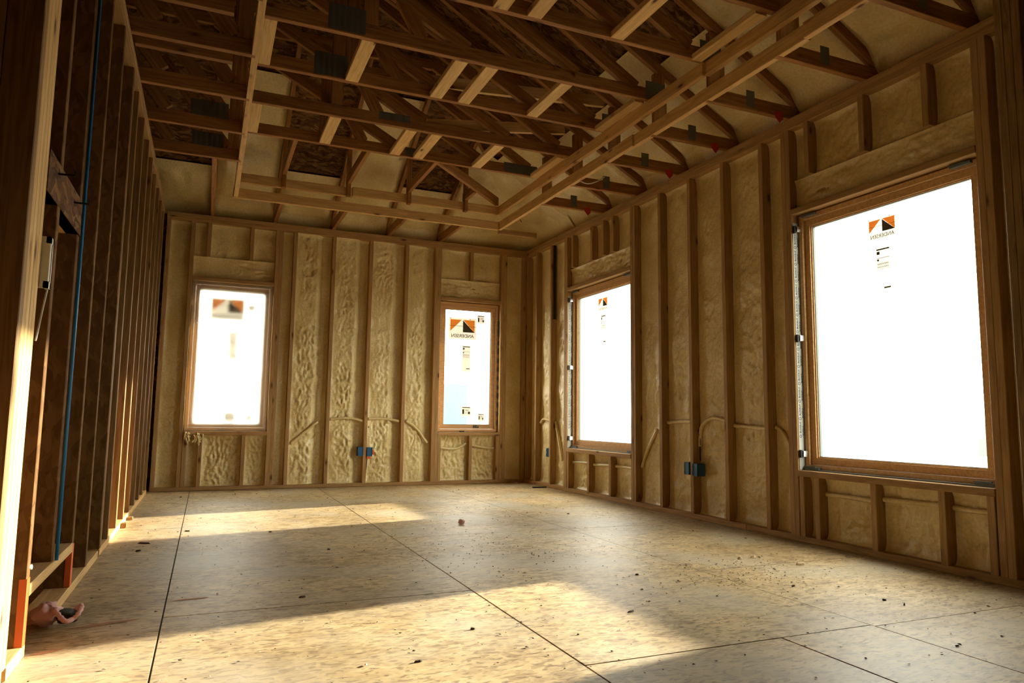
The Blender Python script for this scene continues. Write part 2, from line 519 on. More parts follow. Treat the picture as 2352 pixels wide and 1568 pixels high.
for pts in ([(-2.656, 0.456), (-2.516, 0.583), (-2.394, 0.685)], [(-2.27, 0.712), (-2.066, 0.726), (-1.92, 0.70)], [(-1.86, 0.719), (-1.685, 0.725), (-1.52, 0.70)],
            [(-1.44, 0.705), (-1.311, 0.613), (-1.19, 0.46)], [(-1.03, 0.404), (-0.844, 0.393), (-0.72, 0.45)], [(-0.655, 0.435), (-0.498, 0.406), (-0.372, 0.401)]):
    tube('foam_ridge', smooth_path([(x, 0.030 if pts[0][0] < -1.1 and x < -1.1 else 0.058, z) for x, z in pts]), 0.0155, M['foam'], wb)

# ================================================================== RIGHT WALL (x = 0)
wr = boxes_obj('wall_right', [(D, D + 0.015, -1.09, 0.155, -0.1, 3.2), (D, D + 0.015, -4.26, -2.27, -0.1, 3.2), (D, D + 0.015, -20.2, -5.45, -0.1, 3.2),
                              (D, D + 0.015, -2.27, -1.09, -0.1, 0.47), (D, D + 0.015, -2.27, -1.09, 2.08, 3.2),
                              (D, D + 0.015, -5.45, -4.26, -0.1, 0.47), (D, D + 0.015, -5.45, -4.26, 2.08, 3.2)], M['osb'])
tag(wr, 'framed right wall with foam filled stud bays and two windows', None, None, 'structure')
def rstud(y1, z0=PL, z1=ZT, name='stud', wd=PL, mat=None):
    bbox(name, 0.0 + random.uniform(-0.002, 0.002), D, y1 - wd, y1, z0, z1, mat or M['stud'], wr)
bbox('bottom_plate', -0.001, D, -3.75, -0.001, 0.0, PL, M['stud'], wr)
bbox('bottom_plate', 0.0, D, -7.5, -3.753, 0.0, PL, M['stud'], wr)
bbox('top_plate', 0.0, D, -4.6, -0.001, H - 2 * PL, H - PL - 0.0006, M['stud'], wr)
bbox('top_plate', 0.0, D, -7.5, -4.602, H - 2 * PL, H - PL - 0.0006, M['stud'], wr)
bbox('top_plate', -0.003, D, -2.9, -0.001, H - PL, H, M['stud'], wr)
bbox('top_plate', -0.001, D, -7.5, -2.902, H - PL, H, M['stud'], wr)
SILL_R, TOP_R = 0.445, 2.105
for y in (-0.001, -0.262, -0.645, -0.99, -2.333, -2.733, -3.140, -3.546, -3.952, -4.165, -5.513, -5.93):
    rstud(y)
for y in (-1.028, -2.295, -4.203, -5.475):
    rstud(y)
for (yf, yn, lo, hi) in ((-1.066, -2.295, (-1.066, -1.50, -1.912), (-1.15, -1.56, -1.785, -1.965)), (-4.241, -5.475, (-4.245, -4.365, -4.77, -5.18, -5.43), (-4.37, -4.79, -5.20))):
    bbox('window_sill_plate', -0.006, D, yn + 0.0005, yf - 0.0005, SILL_R - PL, SILL_R, M['stud'], wr)
    bbox('header_plate', -0.004, D, yn + 0.0005, yf - 0.0005, TOP_R, TOP_R + PL, M['stud'], wr)
    bbox('header', 0.075, D, yn, yf, TOP_R + PL, 2.37, M['stud'], wr)
    foam(wr, 'right', yn, yf, TOP_R + PL, 2.345, rec=0.066, rough=1.5, fa=9, fz=30)
    last = yf
    for c in lo:
        rstud(c, PL, SILL_R - PL, 'cripple_stud')
        if last - c > 0.03: foam(wr, 'right', c, last, PL, SILL_R - PL, rough=0.9)
        last = c - PL
    if last - yn > 0.03: foam(wr, 'right', yn, last, PL, SILL_R - PL, rough=0.9)
    last = yf
    for c in hi:
        rstud(c, 2.345, ZT, 'cripple_stud')
        if last - c > 0.03: foam(wr, 'right', c, last, 2.345, ZT, rough=1.1)
        last = c - PL
    foam(wr, 'right', yn, last, 2.345, ZT, rough=1.1)
for a, b in ((-0.039, -0.262), (-0.30, -0.645), (-0.683, -0.99), (-2.371, -2.733), (-2.771, -3.140), (-3.178, -3.546), (-3.584, -3.952), (-3.99, -4.165), (-5.551, -5.93)):
    foam(wr, 'right', b, a, PL, ZT, rough=0.75)
for pts in ([(-2.385, 0.335), (-2.468, 0.482), (-2.62, 0.67)], [(-2.775, 0.73), (-2.908, 0.739), (-3.12, 0.742)], [(-3.185, 0.55), (-3.20, 0.66), (-3.229, 0.718), (-3.344, 0.769), (-3.53, 0.745)],
            [(-3.59, 0.717), (-3.721, 0.71), (-3.94, 0.70)], [(-4.0, 0.714), (-4.06, 0.68), (-4.12, 0.60)], [(-1.11, 0.302), (-1.346, 0.312), (-1.49, 0.308)],
            [(-1.545, 0.305), (-1.772, 0.314), (-1.90, 0.31)], [(-1.955, 0.316), (-2.154, 0.319), (-2.28, 0.31)], [(-4.41, 0.309), (-4.594, 0.309), (-4.75, 0.305)],
            [(-4.815, 0.322), (-5.0, 0.325), (-5.17, 0.33)], [(-5.225, 0.324), (-5.31, 0.322), (-5.42, 0.323)], [(-0.31, 0.70), (-0.40, 0.743), (-0.55, 0.725), (-0.63, 0.715)],
            [(-0.69, 0.72), (-0.795, 0.474), (-0.86, 0.30)]):
    tube('foam_ridge', smooth_path([(0.058, y, z) for y, z in pts]), 0.0155, M['foam'], wr)

# built-up post at the end of the room, right of the large window
pc = empty('partition_post', (-0.07, -5.76, 0), label='dark built-up lumber post at the right edge beside the largest window', cat='post')
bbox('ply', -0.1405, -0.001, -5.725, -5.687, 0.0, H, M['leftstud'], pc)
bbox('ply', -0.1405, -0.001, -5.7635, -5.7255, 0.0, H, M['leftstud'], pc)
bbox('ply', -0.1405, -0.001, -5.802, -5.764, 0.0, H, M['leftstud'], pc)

# ================================================================== LEFT WALL (x = -3.96)
wl = boxes_obj('wall_left', [(-4.075, -4.06, -3.36, 0.14, 0.0, H), (-4.42, -4.40, -9.0, -3.36, 0.0, H + 0.2), (-4.42, -4.06, -3.375, -3.361, 0, H)], M['osb'])
tag(wl, 'open framed left wall of bare studs backed by dark OSB', None, None, 'structure')
SD = 0.089
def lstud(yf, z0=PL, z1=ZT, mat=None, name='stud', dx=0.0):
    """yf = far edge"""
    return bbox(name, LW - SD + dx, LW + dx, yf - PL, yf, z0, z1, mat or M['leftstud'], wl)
bbox('bottom_plate', LW - SD, LW + 0.001, -3.36, -0.17, 0, PL, M['fresh'], wl)
bbox('top_plate', LW - SD, LW + 0.001, -7.0, -0.17, H - 2 * PL, H - PL - 0.0006, M['stud'], wl)
bbox('top_plate', LW - SD, LW + 0.003, -2.9, -0.17, H - PL, H, M['stud'], wl)
bbox('top_plate', LW - SD, LW + 0.003, -7.0, -2.903, H - PL, H, M['stud'], wl)
for y in (-0.19, -0.59, -0.98, -1.37, -1.785, -2.165, -2.58, -3.0):
    lstud(y)
# one stud bows out near the floor
lstud(-3.29); lstud(-3.33, PL, ZT, M['lsl'])
for z in (0.45, 1.3, 2.15):
    bbox('backing_block', LW - SD, LW - 0.012, -0.17, -0.02, z, z + 0.09, M['stud'], wl)
lstud(-3.80, PL, ZT, M['lsl']); lstud(-4.225, PL, ZT, M['lsl']); lstud(-5.045, PL, ZT, M['lsl'])
lstud(-4.635, 0.215, ZT, M['lsl'], dx=-0.004)
lstud(-5.27, PL, ZT, M['fresh']); lstud(-5.309, 0.0, ZT, M['fresh']); lstud(-5.348, 0.0, ZT, M['fresh'], dx=0.0)
lstud(-5.387, 0.0, ZT, M['fresh']); lstud(-5.426, 0.0, ZT, M['leftstud'])
bbox('trimmer_stud', LW - 0.19, LW - SD - 0.002, -5.464, -5.40, 0.95, 2.02, M['stud'], wl)
lstud(-6.2); lstud(-6.6)
bbox('bottom_plate', LW - SD, LW + 0.001, -4.67, -3.42, 0, PL, M['fresh'], wl)
bbox('bottom_plate', LW - SD, LW + 0.002, -5.27, -5.045, 0, PL, M['fresh'], wl)
bbox('cross_rail', LW - SD, LW + 0.002, -5.045, -4.263, 0.178, 0.216, M['fresh'], wl)
bbox('header', LW - 0.045, LW + 0.003, -5.27, -4.64, 1.418, 1.548, M['osb'], wl)
bbox('header', LW - 0.085, LW + 0.001, -5.27, -4.64, 1.418, 1.452, M['fresh'], wl)
# spray-painted stud feet
bbox('paint_mark', LW - 0.02, LW + 0.0015, -5.045 - PL - 0.001, -5.044, 0.0, 0.24, M['orange'], wl, 0.0005)
bbox('paint_mark', LW - 0.02, LW + 0.0015, -4.225 - PL - 0.001, -4.224, 0.04, 0.21, M['orange'], wl, 0.0005)

pipe = tube('water_pipe', [(LW + 0.008, -4.652, 0.217), (LW + 0.008, -4.652, 1.2), (LW + 0.006, -4.652, 2.68)], 0.006, M['bluepipe'], None, 10)
tag(pipe, 'thin blue water pipe running up the left wall studs', 'pipe')
jb = empty('cable_hook', (LW + 0.02, -5.25, 1.12), label='pale plastic bracket on the bright stud at the far left', cat='bracket')
boxes_obj('bracket', [(LW - 0.02, LW + 0.022, -5.262, -5.246, 1.12, 1.275), (LW + 0.01, LW + 0.022, -5.262, -5.222, 1.255, 1.275), (LW + 0.01, LW + 0.022, -5.262, -5.222, 1.12, 1.14), (LW + 0.014, LW + 0.022, -5.23, -5.222, 1.12, 1.275)], M['white'], jb)
tube('cord', smooth_path([(LW + 0.016, -5.226, 1.12), (LW + 0.01, -5.24, 1.05), (LW + 0.004, -5.262, 0.96)]), 0.003, M['cord'], jb)
for y, z in ((-5.13, 1.51), (-4.83, 1.50)):
    nl = tube('framing_nail', [(LW - 0.01, y, z), (LW + 0.05, y - 0.01, z - 0.004), (LW + 0.051, y - 0.012, z + 0.012)], 0.0035, M['black'])
    tag(nl, 'black nail sticking out of the left wall header, ' + ('nearer the bright stud' if y < -5 else 'nearer the blue pipe'), 'nail', 'nails in the left header')

# ================================================================== ROOF
def zd(x, y):
    return H + 0.24 + PITCHR * min(-x, -y)
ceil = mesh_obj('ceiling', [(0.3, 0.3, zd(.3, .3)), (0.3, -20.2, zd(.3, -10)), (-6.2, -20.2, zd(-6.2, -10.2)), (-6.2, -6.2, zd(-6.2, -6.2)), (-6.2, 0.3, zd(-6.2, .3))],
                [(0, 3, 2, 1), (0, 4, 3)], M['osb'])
tag(ceil, 'underside of the sloping OSB roof deck above the trusses', None, None, 'structure')
shell = boxes_obj('wall_front', [(-6.2, 0.16, -20.2, -20.18, -0.1, 7.0), (-6.22, -6.2, -20.2, 0.3, -0.1, 7.0), (-6.2, -4.1, 0.14, 0.16, -0.1, 3.4)], M['osb'])
tag(shell, 'closed end of the house behind the camera', None, None, 'structure')

def deck_foam(pts, nx, ny, amp, seed):
    """foam sprayed on the deck between rafters: pts(u, v) -> x, y on plan"""
    v, f = [], []
    for j in range(ny + 1):
        for i in range(nx + 1):
            u, t = i / nx, j / ny
            x, y = pts(u, t)
            q = Vector((x * 1.0, y * 1.0, seed))
            e = min(1.0, min(u, 1 - u) * 9, t * 6, (1 - t) * 6)
            d = 0.03 + 0.045 * e + (noise.noise(q * 5) * 0.03 + noise.noise(q * 13) * 0.010 + abs(noise.noise(q * 30)) * 0.005) * e * amp
            z = zd(x, y) - d
            if t < 0.14 and seed < 70: z = (H + 0.004) + (z - H - 0.004) * min(1.0, t / 0.10) ** 0.7
            if seed > 70: z = H + 0.004 + (z - H - 0.004) * min(1.0, min(t, 1 - u) / 0.13) ** 0.7
            v.append((x, y, z))
    for j in range(ny):
        for i in range(nx):
            f.append((j * (nx + 1) + i, (j + 1) * (nx + 1) + i, (j + 1) * (nx + 1) + i + 1, j * (nx + 1) + i + 1))
    return mesh_obj('foam_panel', v, f, M['foam'], ceil, True)

TY = [-1.775 - 0.6096 * i for i in range(9)]          # far faces of the trusses
# right slope: foam bays between trusses
for i in range(-1, 8):
    y1 = (TY[i] - 0.038) if i >= 0 else -0.95
    y0 = TY[i + 1]
    reach = {-1: 0.9, 0: 0.62, 1: 0.6, 2: 0.8, 3: 0.6, 4: 1.2}.get(i, 1.0)
    deck_foam(lambda u, t, a=y0, b=y1, R=reach: (0.13 - t * min(R + 0.13, max(0.5, -b)), a + (b - a) * u), 24, 46, 1.0, i * 2.1 + 5)
# back slope: foam over every bay at the eave, further up only in some bays
JX = [-3.53 + 0.61 * i for i in range(5)]
edges = [-4.3] + JX + [-0.42]
for i in range(len(edges) - 1):
    a = edges[i] + (0.019 if i else 0); b = edges[i + 1] - 0.019
    far = (0.36, 1.4, 0.42, 1.4, 0.42, 0.6)[i]
    deck_foam(lambda u, t, A=a, B=b, R=far: (A + (B - A) * u, 0.13 - t * (R + 0.13)), 24, 50, 1.0, i * 1.7 + 31)

deck_foam(lambda u, t: (-1.05 + 1.18 * u, 0.13 - t * 1.18), 40, 44, 1.0, 77.0)

def truss_piece(parent, name, x0, z0, x1, z1, y, wd=0.089, mat=None):
    board(name, (x0, y, z0), (x1, y, z1), wd, PL, Vector((-(z1 - z0), 0, x1 - x0)), mat or M['truss'], parent)

ORD = ['first', 'second', 'third', 'fourth', 'fifth', 'sixth', 'seventh', 'eighth', 'ninth']
XL, XR = -3.34, -0.66
for i, yf in enumerate(TY[:7]):
    y = yf - PL / 2
    t = empty('roof_truss', (0, y, H), label=f'wooden roof truss spanning the tray ceiling, {ORD[i]} out from the back wall', cat='roof truss', group='roof trusses over the tray ceiling')
    ht = zd(-9, yf) - 0.02 if True else 0
    ztop = zd(-9, yf) - 0.025
    hb = 0.089
    truss_piece(t, 'bottom_chord', XL - 0.02, ZR + hb / 2, XR + 0.02, ZR + hb / 2, y)
    truss_piece(t, 'tail_chord', 0.12, H + hb / 2 + 0.0005, XR - 0.005, H + hb / 2 + 0.0005, y)
    truss_piece(t, 'tail_chord', -6.0, H + hb / 2 + 0.0005, XL + 0.005, H + hb / 2 + 0.0005, y)
    # posts of the tray step
    truss_piece(t, 'step_post', XR + 0.055, H + hb + 0.002, XR + 0.055, zd(XR, -9) - 0.14, y)
    truss_piece(t, 'step_post', XL - 0.055, H + hb + 0.002, XL - 0.055, ztop - 0.09, y)
    # sloping and flat top chords
    xr = -min(-yf, 6.0)
    truss_piece(t, 'top_chord', 0.12, zd(0.12, -9) - 0.052, xr, zd(xr, -9) - 0.052, y)
    if xr > -5.9:
        truss_piece(t, 'top_chord', xr, ztop - 0.045, -6.0, ztop - 0.045, y)
    # webs
    zc = ZR + hb
    def topz(x): return min(zd(x, -9), zd(-9, yf)) - 0.09
    for (xa, sl) in ((-0.83, 0.585), (-1.305, 0.53), (-2.09, 0.53)):
        x = xa
        while (zc + (xa - x) * sl) < topz(x) - 0.005 and x > -5: x -= 0.02
        truss_piece(t, 'web', xa + 0.03, zc - 0.01, x, zc + (xa - x) * sl, y)
    truss_piece(t, 'web', -2.69, zc + 0.001, -2.69, topz(-2.69), y)
    truss_piece(t, 'web', -2.37, zc - 0.005, -2.55, min(topz(-2.55), zc + 0.3), y)
    truss_piece(t, 'web', -3.45, H + hb + 0.01, -3.95, min(topz(-3.9), H + 0.75), y)
    truss_piece(t, 'web', -3.85, H + hb + 0.01, -4.3, min(topz(-4.2), H + 0.7), y)
    # galvanised connector plates on the face towards the room
    yp = y - PL / 2 - 0.001
    pls = [(-2.943, -2.722, 3.03, 3.19), (-0.725, -0.56, 3.03, 3.16)] if i in (2, 3, 4) else [(-2.37, -2.12, 3.06, 3.12), (-3.70, -3.45, 2.85, 2.965)]
    if i == 0: pls = [(-3.70, -3.47, 2.85, 2.96), (-1.06, -0.72, 3.03, 3.12), (-2.0, -1.85, 3.035, 3.10)]
    pls.append((-0.36, -0.29, H + 0.02, H + 0.13))
    for (a, b, c, d) in pls:
        v, f = [], []
        n = 12
        for k in range(n + 1):
            xx = a + (b - a) * k / n
            yy = yp - (0.0015 if k % 2 else 0.0)
            v += [(xx, yy, c), (xx, yy, d)]
        for k in range(n): f.append((2 * k, 2 * k + 2, 2 * k + 3, 2 * k + 1))
        mesh_obj('connector_plate', v, f, M['plate'], t)

# jack trusses between the back wall and the first truss
for i, x in enumerate(JX):
    t = empty('jack_truss', (x, 0, H), label=f'short jack truss rising from the back wall plate, {ORD[i]} from the left wall', cat='jack truss', group='jack trusses above the back wall')
    y1 = TY[0] if i < 4 else -1.125
    if i == 0:
        board('bottom_chord', (x, 0.1, H + 0.045), (x, y1, H + 0.045), 0.089, PL, (0, 0, 1), M['truss'], t)
    else:
        board('tail_chord', (x, 0.1, H + 0.045), (x, -0.745, H + 0.045), 0.089, PL, (0, 0, 1), M['truss'], t)
        board('bottom_chord', (x, -0.79, ZR + 0.045), (x, y1, ZR + 0.045), 0.089, PL, (0, 0, 1), M['truss'], t)
        board('step_post', (x, -0.83, H + 0.135), (x, -0.83, zd(-9, -0.83) - 0.1), 0.06, PL, (0, 1, 0), M['truss'], t)
    board('top_chord', (x, 0.12, zd(-9, 0.12) - 0.052), (x, y1, zd(-9, y1) - 0.052), 0.089, PL, (0, 0, 1), M['truss'], t)
hip = empty('hip_rafter', (-0.7, -0.78, ZR), label='diagonal hip board running into the far right tray corner', cat='rafter')
board('bottom_chord', (-1.70, TY[0], ZR + 0.045), (-0.72, -0.80, ZR + 0.045), 0.089, PL, (0, 0, 1), M['truss'], hip)
board('top_chord', (-1.70, TY[0], zd(-9, TY[0]) - 0.06), (0.05, -0.03, zd(0, 0) - 0.04), 0.089, PL, (0, 0, 1), M['truss'], hip)

# ================================================================== TRAY FRAME
def beam(label, segs, mat):
    p0 = Vector(segs[0][0])
    b = empty('tray_beam', p0, label=label, cat='beam')
    for (a, c, th, mt) in segs:
        board('plank', a, c, 0.089, th, (0, 0, 1), mt, b)
    return b
zl, zu = H + 0.0445 + 0.001, 2.925 + 0.0445
def seg(a, c, mt='fresh'): return (a, c, PL, M[mt])
lowR = beam('lower plank edging the right side of the tray ceiling', [seg((-0.665, -0.76, zl), (-0.665, -3.40, zl), 'tray'), seg((-0.650, -3.402, zl), (-0.650, -5.05, zl), 'tray'), seg((-0.665, -5.052, zl), (-0.665, -7.4, zl), 'tray')], None)
upR = beam('upper plank edging the right side of the tray ceiling', [seg((-0.690, -0.80, zu), (-0.690, -4.25, zu), 'tray'), seg((-0.672, -4.252, zu), (-0.672, -7.4, zu), 'tray')], None)
lowF = beam('lower plank edging the back of the tray ceiling', [seg((-3.36, -0.765, zl - 0.004), (-0.69, -0.765, zl - 0.004), 'tray')], None)
upF = beam('upper plank edging the back of the tray ceiling', [seg((-3.30, -0.80, zu - 0.02), (-2.27, -0.80, zu - 0.02), 'tray'), seg((-2.265, -0.80, zu - 0.006), (-0.71, -0.80, zu - 0.006), 'tray')], None)
lowL = beam('lower plank edging the left side of the tray ceiling', [seg((-3.336, -0.785, zl), (-3.336, -1.70, zl), 'fresh'), seg((-3.336, -1.702, zl), (-3.336, -4.9, zl), 'fresh'), seg((-3.34, -4.902, zl), (-3.34, -7.4, zl), 'fresh')], None)
# blocks bridging the two right hand planks at every truss
for i, yf in enumerate(TY[:6]):
    o = bbox('tray_cleat', -0.655, -0.617, yf - 0.14, yf - 0.041, H + 0.095, 3.0, M['stud'])
    tag(o, f'short cleat between the right tray planks at the {ORD[i]} roof truss', 'cleat', 'cleats between the right tray planks')

# flat blocking boards between the trusses
BLK = {4: 'third and fourth', 3: 'second and third'}
def block(x0, x1, i, label, z=ZR, th=PL):
    """between truss i (further) and truss i+1 (nearer)"""
    ya, yb = TY[i] - PL - 0.0005, TY[i + 1] + 0.0005
    o = board('blocking_board', ((x0 + x1) / 2, yb, z + th / 2), ((x0 + x1) / 2, ya, z + th / 2), x1 - x0, th, (1, 0, 0), M['fresh'])
    tag(o, label, 'blocking', 'flat blocking boards between roof trusses')
cols = [(-2.735, -2.646, 'leftmost'), (-2.138, -2.049, 'second'), (-1.928, -1.839, 'third'), (-1.380, -1.291, 'fourth')]
for i in (0, 2, 4):
    for (a, b, nm) in cols:
        if i == 4 and nm == 'leftmost': pass
        block(a, b, i, f'pale flat block between the {ORD[i]} and {ORD[i+1]} roof trusses, {nm} from the left')
for i in (0, 2, 4):
    block(-3.312, -3.223, i, f'pale flat block against the left tray plank by the {ORD[i]} roof truss')
    block(-0.79, -0.714, i, f'flat block against the right tray plank by the {ORD[i]} roof truss', z=ZR - 0.012)
for (a, b, lab) in (((-2.75, -2.93, 3.13), (-0.66, -2.93, 3.31), 'loose pale brace board slanting above the third roof truss'),
                    ((-1.95, -2.325, 3.12), (-0.70, -2.325, 3.30), 'loose brace board slanting above the second roof truss')):
    o = board('brace_board', a, b, 0.089, PL, (0, 0, 1), M['fresh'])
    tag(o, lab, 'brace')
o = bbox('scrap_board', -0.62, -0.16, -0.62, -0.58, H + 0.004, H + 0.06, M['stud'])
tag(o, 'short scrap board lying above the far right corner plate', 'board')
for (x0, x1, y, lab) in ((-3.95, -3.45, -3.49, 'short nailer board beside the fourth roof truss above the left wall'), (-3.95, -3.46, -4.03, 'short nailer board beside the fifth roof truss above the left wall')):
    o = bbox('nailer_board', x0, x1, y - PL / 2, y + PL / 2, H + 0.001, H + 0.09, M['truss'])
    tag(o, lab, 'nailer')
# red tags at the truss ends
for i, (x, y) in enumerate(((-0.10, TY[4] - 0.045), (-0.13, TY[3] - 0.045), (-0.10, TY[2] - 0.045), (-0.18, TY[0] - 0.045))):
    v = [(x - 0.035, y, H + 0.02), (x + 0.03, y, H + 0.035), (x + 0.035, y - 0.006, H - 0.02), (x + 0.0, y - 0.012, H - 0.055), (x - 0.03, y - 0.004, H - 0.015)]
    v += [(a, b + 0.0015, c) for a, b, c in v]
    n = 5
    f = [tuple(range(n)), tuple(range(2 * n - 1, n - 1, -1))] + [(k, n + k, n + (k + 1) % n, (k + 1) % n) for k in range(n)]
    o = mesh_obj('marker_tag', v, f, M['red'])
    tag(o, f'red paper tag on the {["fifth", "fourth", "third", "first"][i]} roof truss end over the right wall', 'tag', 'red tags on truss ends')
o = tube('loose_wire', smooth_path([(-0.66, -2.55, H + 0.0), (-0.62, -2.62, H - 0.04), (-0.55, -2.66, H - 0.02), (-0.45, -2.60, H + 0.05)]), 0.005, M['cord'])
tag(o, 'pale loop of wire hanging from the lower right tray plank', 'wire')

# ================================================================== WINDOWS
def ring(name, plane, a0, a1, z0, z1, wd, d0, d1, mat, parent):
    """rectangular frame: outer a0..a1, z0..z1, member width wd, depth d0..d1"""
    out, inn = [(a0, z0), (a1, z0), (a1, z1), (a0, z1)], [(a0 + wd, z0 + wd), (a1 - wd, z0 + wd), (a1 - wd, z1 - wd), (a0 + wd, z1 - wd)]
    parts = []
    names = ('bottom', 'right', 'top', 'left')
    obj_parent = empty(name, (0, 0, 0)) if False else None
    v, f = [], []
    P = lambda a, z, d: (a, d, z) if plane == 'far' else (d, a, z)
    for i in range(4):
        j = (i + 1) % 4
        b = len(v)
        for d in (d0, d1):
            v += [P(*out[i], d), P(*out[j], d), P(*inn[j], d), P(*inn[i], d)]
        f += [(b, b + 1, b + 2, b + 3), (b + 7, b + 6, b + 5, b + 4), (b, b + 4, b + 5, b + 1), (b + 2, b + 6, b + 7, b + 3), (b + 1, b + 5, b + 6, b + 2), (b + 3, b + 7, b + 4, b)]
    o = mesh_obj(name, v, f, mat, parent)
    return o

FONT_CACHE = {}
def text_mesh(txt, size):
    key = (txt, size)
    if key in FONT_CACHE: return FONT_CACHE[key]
    cu = bpy.data.curves.new('lettering', 'FONT')
    cu.body = txt; cu.size = size; cu.align_x = 'CENTER'; cu.align_y = 'CENTER'; cu.offset = size * (0.035 if txt[0] == 'B' else 0.012)
    cu.resolution_u = 3
    ob = bpy.data.objects.new('lettering_source', cu)
    C.objects.link(ob)
    dg = bpy.context.evaluated_depsgraph_get()
    me = bpy.data.meshes.new_from_object(ob.evaluated_get(dg))
    bpy.data.objects.remove(ob)
    FONT_CACHE[key] = me
    return me

def put(plane, parent, name, polys, mat, d):
    """flat print: polygons in (a, z) at depth d"""
    v, f = [], []
    for pl in polys:
        b = len(v)
        v += [(a, d, z) if plane == 'far' else (d, a, z) for a, z in pl]
        f.append(tuple(range(b, b + len(pl))))
    return mesh_obj(name, v, f, mat, parent)

def put_text(plane, parent, txt, size, a, z, d, mat, mirror=True, rot=0.0, face=None):
    me = text_mesh(txt, size).copy()
    me.materials.clear(); me.materials.append(mat)
    # image-right is +x on the back wall and -y on the right wall; lettering is read from outside, so mirrored here
    sx = -1 if mirror else 1
    if plane == 'far':
        X, Y, Z = Vector((sx, 0, 0)), Vector((0, 0, 1)), Vector((0, -1, 0))
        T = Vector((a, d, z))
    elif plane == 'right':
        X, Y, Z = Vector((0, -sx, 0)), Vector((0, 0, 1)), Vector((-1, 0, 0))
        T = Vector((d, a, z))
    else:                       # 'jamb': on a face looking towards -y, lettering running up
        X, Y, Z = Vector((0, 0, 1)), Vector((-1, 0, 0)), Vector((0, -1, 0))
        T = Vector((a, d, z))
    for vtx in me.vertices:
        c = vtx.co
        vtx.co = T + X * c.x + Y * c.y
    return link('lettering', me, parent, Matrix.Identity(4))

def rect(a0, a1, z0, z1): return [(a0, z0), (a1, z0), (a1, z1), (a0, z1)]

def brand_sticker(plane, win, a0, a1, z0, z1, d):
    """a0 = image-left edge"""
    s = 1 if a1 > a0 else -1
    w_ = abs(a1 - a0); h = z1 - z0
    A = lambda u: a0 + s * u * w_
    Zz = lambda t: z0 + t * h
    st = put(plane, win, 'sticker', [[(A(0), Zz(0)), (A(1), Zz(0)), (A(1), Zz(1)), (A(0), Zz(1))]], M['p_white'], d)
    e = -0.0015
    put(plane, st, 'print', [[(A(.06), Zz(.90)), (A(.47), Zz(.90)), (A(.06), Zz(.36))], [(A(.52), Zz(.90)), (A(.93), Zz(.90)), (A(.93), Zz(.33))]], M['p_orange'], d + e)
    put(plane, st, 'print', [[(A(.51), Zz(.33)), (A(.93), Zz(.33)), (A(.51), Zz(.88))]], M['p_dark'], d + e)
    put(plane, st, 'print', [[(A(.03), Zz(.605)), (A(.98), Zz(.585)), (A(.98), Zz(.60)), (A(.03), Zz(.62))], [(A(.05), Zz(.93)), (A(.08), Zz(.93)), (A(.08), Zz(.96)), (A(.05), Zz(.96))], [(A(.75), Zz(.92)), (A(.78), Zz(.92)), (A(.78), Zz(.95)), (A(.75), Zz(.95))]], M['p_dark'], d + 2 * e)
    put_text(plane, st, 'ANDERSEN', w_ * 0.160, (a0 + a1) / 2 - s * 0.0, Zz(.15), d + e, M['p_dark'])
    return st

def data_sticker(plane, win, a0, a1, z0, z1, d, rows):
    s = 1 if a1 > a0 else -1
    w_ = abs(a1 - a0); h = z1 - z0
    A = lambda u: a0 + s * u * w_
    Zz = lambda t: z0 + t * h
    q = lambda u0, u1, t0, t1: [(A(u0), Zz(t0)), (A(u1), Zz(t0)), (A(u1), Zz(t1)), (A(u0), Zz(t1))]
    st = put(plane, win, 'sticker', [q(0, 1, 0, 1)], M['p_white'], d)
    polys = []
    if rows == 'long':
        polys += [q(.06, .95, .93, .96), q(.07, .28, .84, .905), q(.05, .95, .755, .765), q(.08, .22, .70, .74), q(.05, .95, .655, .66), q(.05, .95, .60, .605), q(.05, .95, .53, .535), q(.5, .95, .10, .13)]
        for k in range(8): polys.append(q(.1 + .1 * k, .16 + .1 * k, .62, .645)); polys.append(q(.1 + .1 * k, .15 + .1 * k, .555, .58))
    else:
        polys += [q(.1, .9, .85, .93), q(.12, .3, .2, .7), q(.4, .8, .62, .66), q(.4, .75, .5, .54), q(.7, .9, .2, .45), q(.4, .62, .3, .34)]
    put(plane, st, 'print', polys, M['p_dark'], d - 0.0015)
    return st

def window(n, plane, a0, a1, z0, z1, label):
    win = empty(f'window_{n}', (0, 0, 0), label=label, kind='structure')
    lo, hi = min(a0, a1) + 0.008, max(a0, a1) - 0.008
    za, zb = z0 + 0.006, z1 - 0.008
    ring('frame', plane, lo, hi, za, zb, 0.030, 0.058, 0.150, M['pine'], win)
    ring('sash', plane, lo + 0.032, hi - 0.032, za + 0.032, zb - 0.032, 0.040, 0.078, 0.128, M['pine'], win)
    ring('glazing_bead', plane, lo + 0.068, hi - 0.068, za + 0.068, zb - 0.068, 0.012, 0.088, 0.120, M['pine'], win)
    ring('gasket', plane, lo + 0.078, hi - 0.078, za + 0.078, zb - 0.078, 0.006, 0.096, 0.114, M['gasket'], win)
    P = (lo + 0.081, hi - 0.081, za + 0.081, zb - 0.081)
    v = [(a, d, z) if plane == 'far' else (d, a, z) for d in (0.103, 0.107) for a, z in rect(*P)]
    mesh_obj('pane', v, [(0, 1, 2, 3)], M['glass'], win)
    return win, P
w1, P1 = window(1, 'far', -3.682, -2.90, SILL_B, TOP_B, 'narrow wooden window on the left of the back wall under plastic film')
w2, P2 = window(2, 'far', -1.074, -0.33, SILL_B, TOP_B, 'narrow wooden window on the right of the back wall')
w3, P3 = window(3, 'right', -1.066, -2.295, SILL_R, TOP_R, 'far window of the right wall, nearest the corner')
w4, P4 = window(4, 'right', -4.241, -5.475, SILL_R, TOP_R, 'largest window, near end of the right wall')
DG = 0.1015
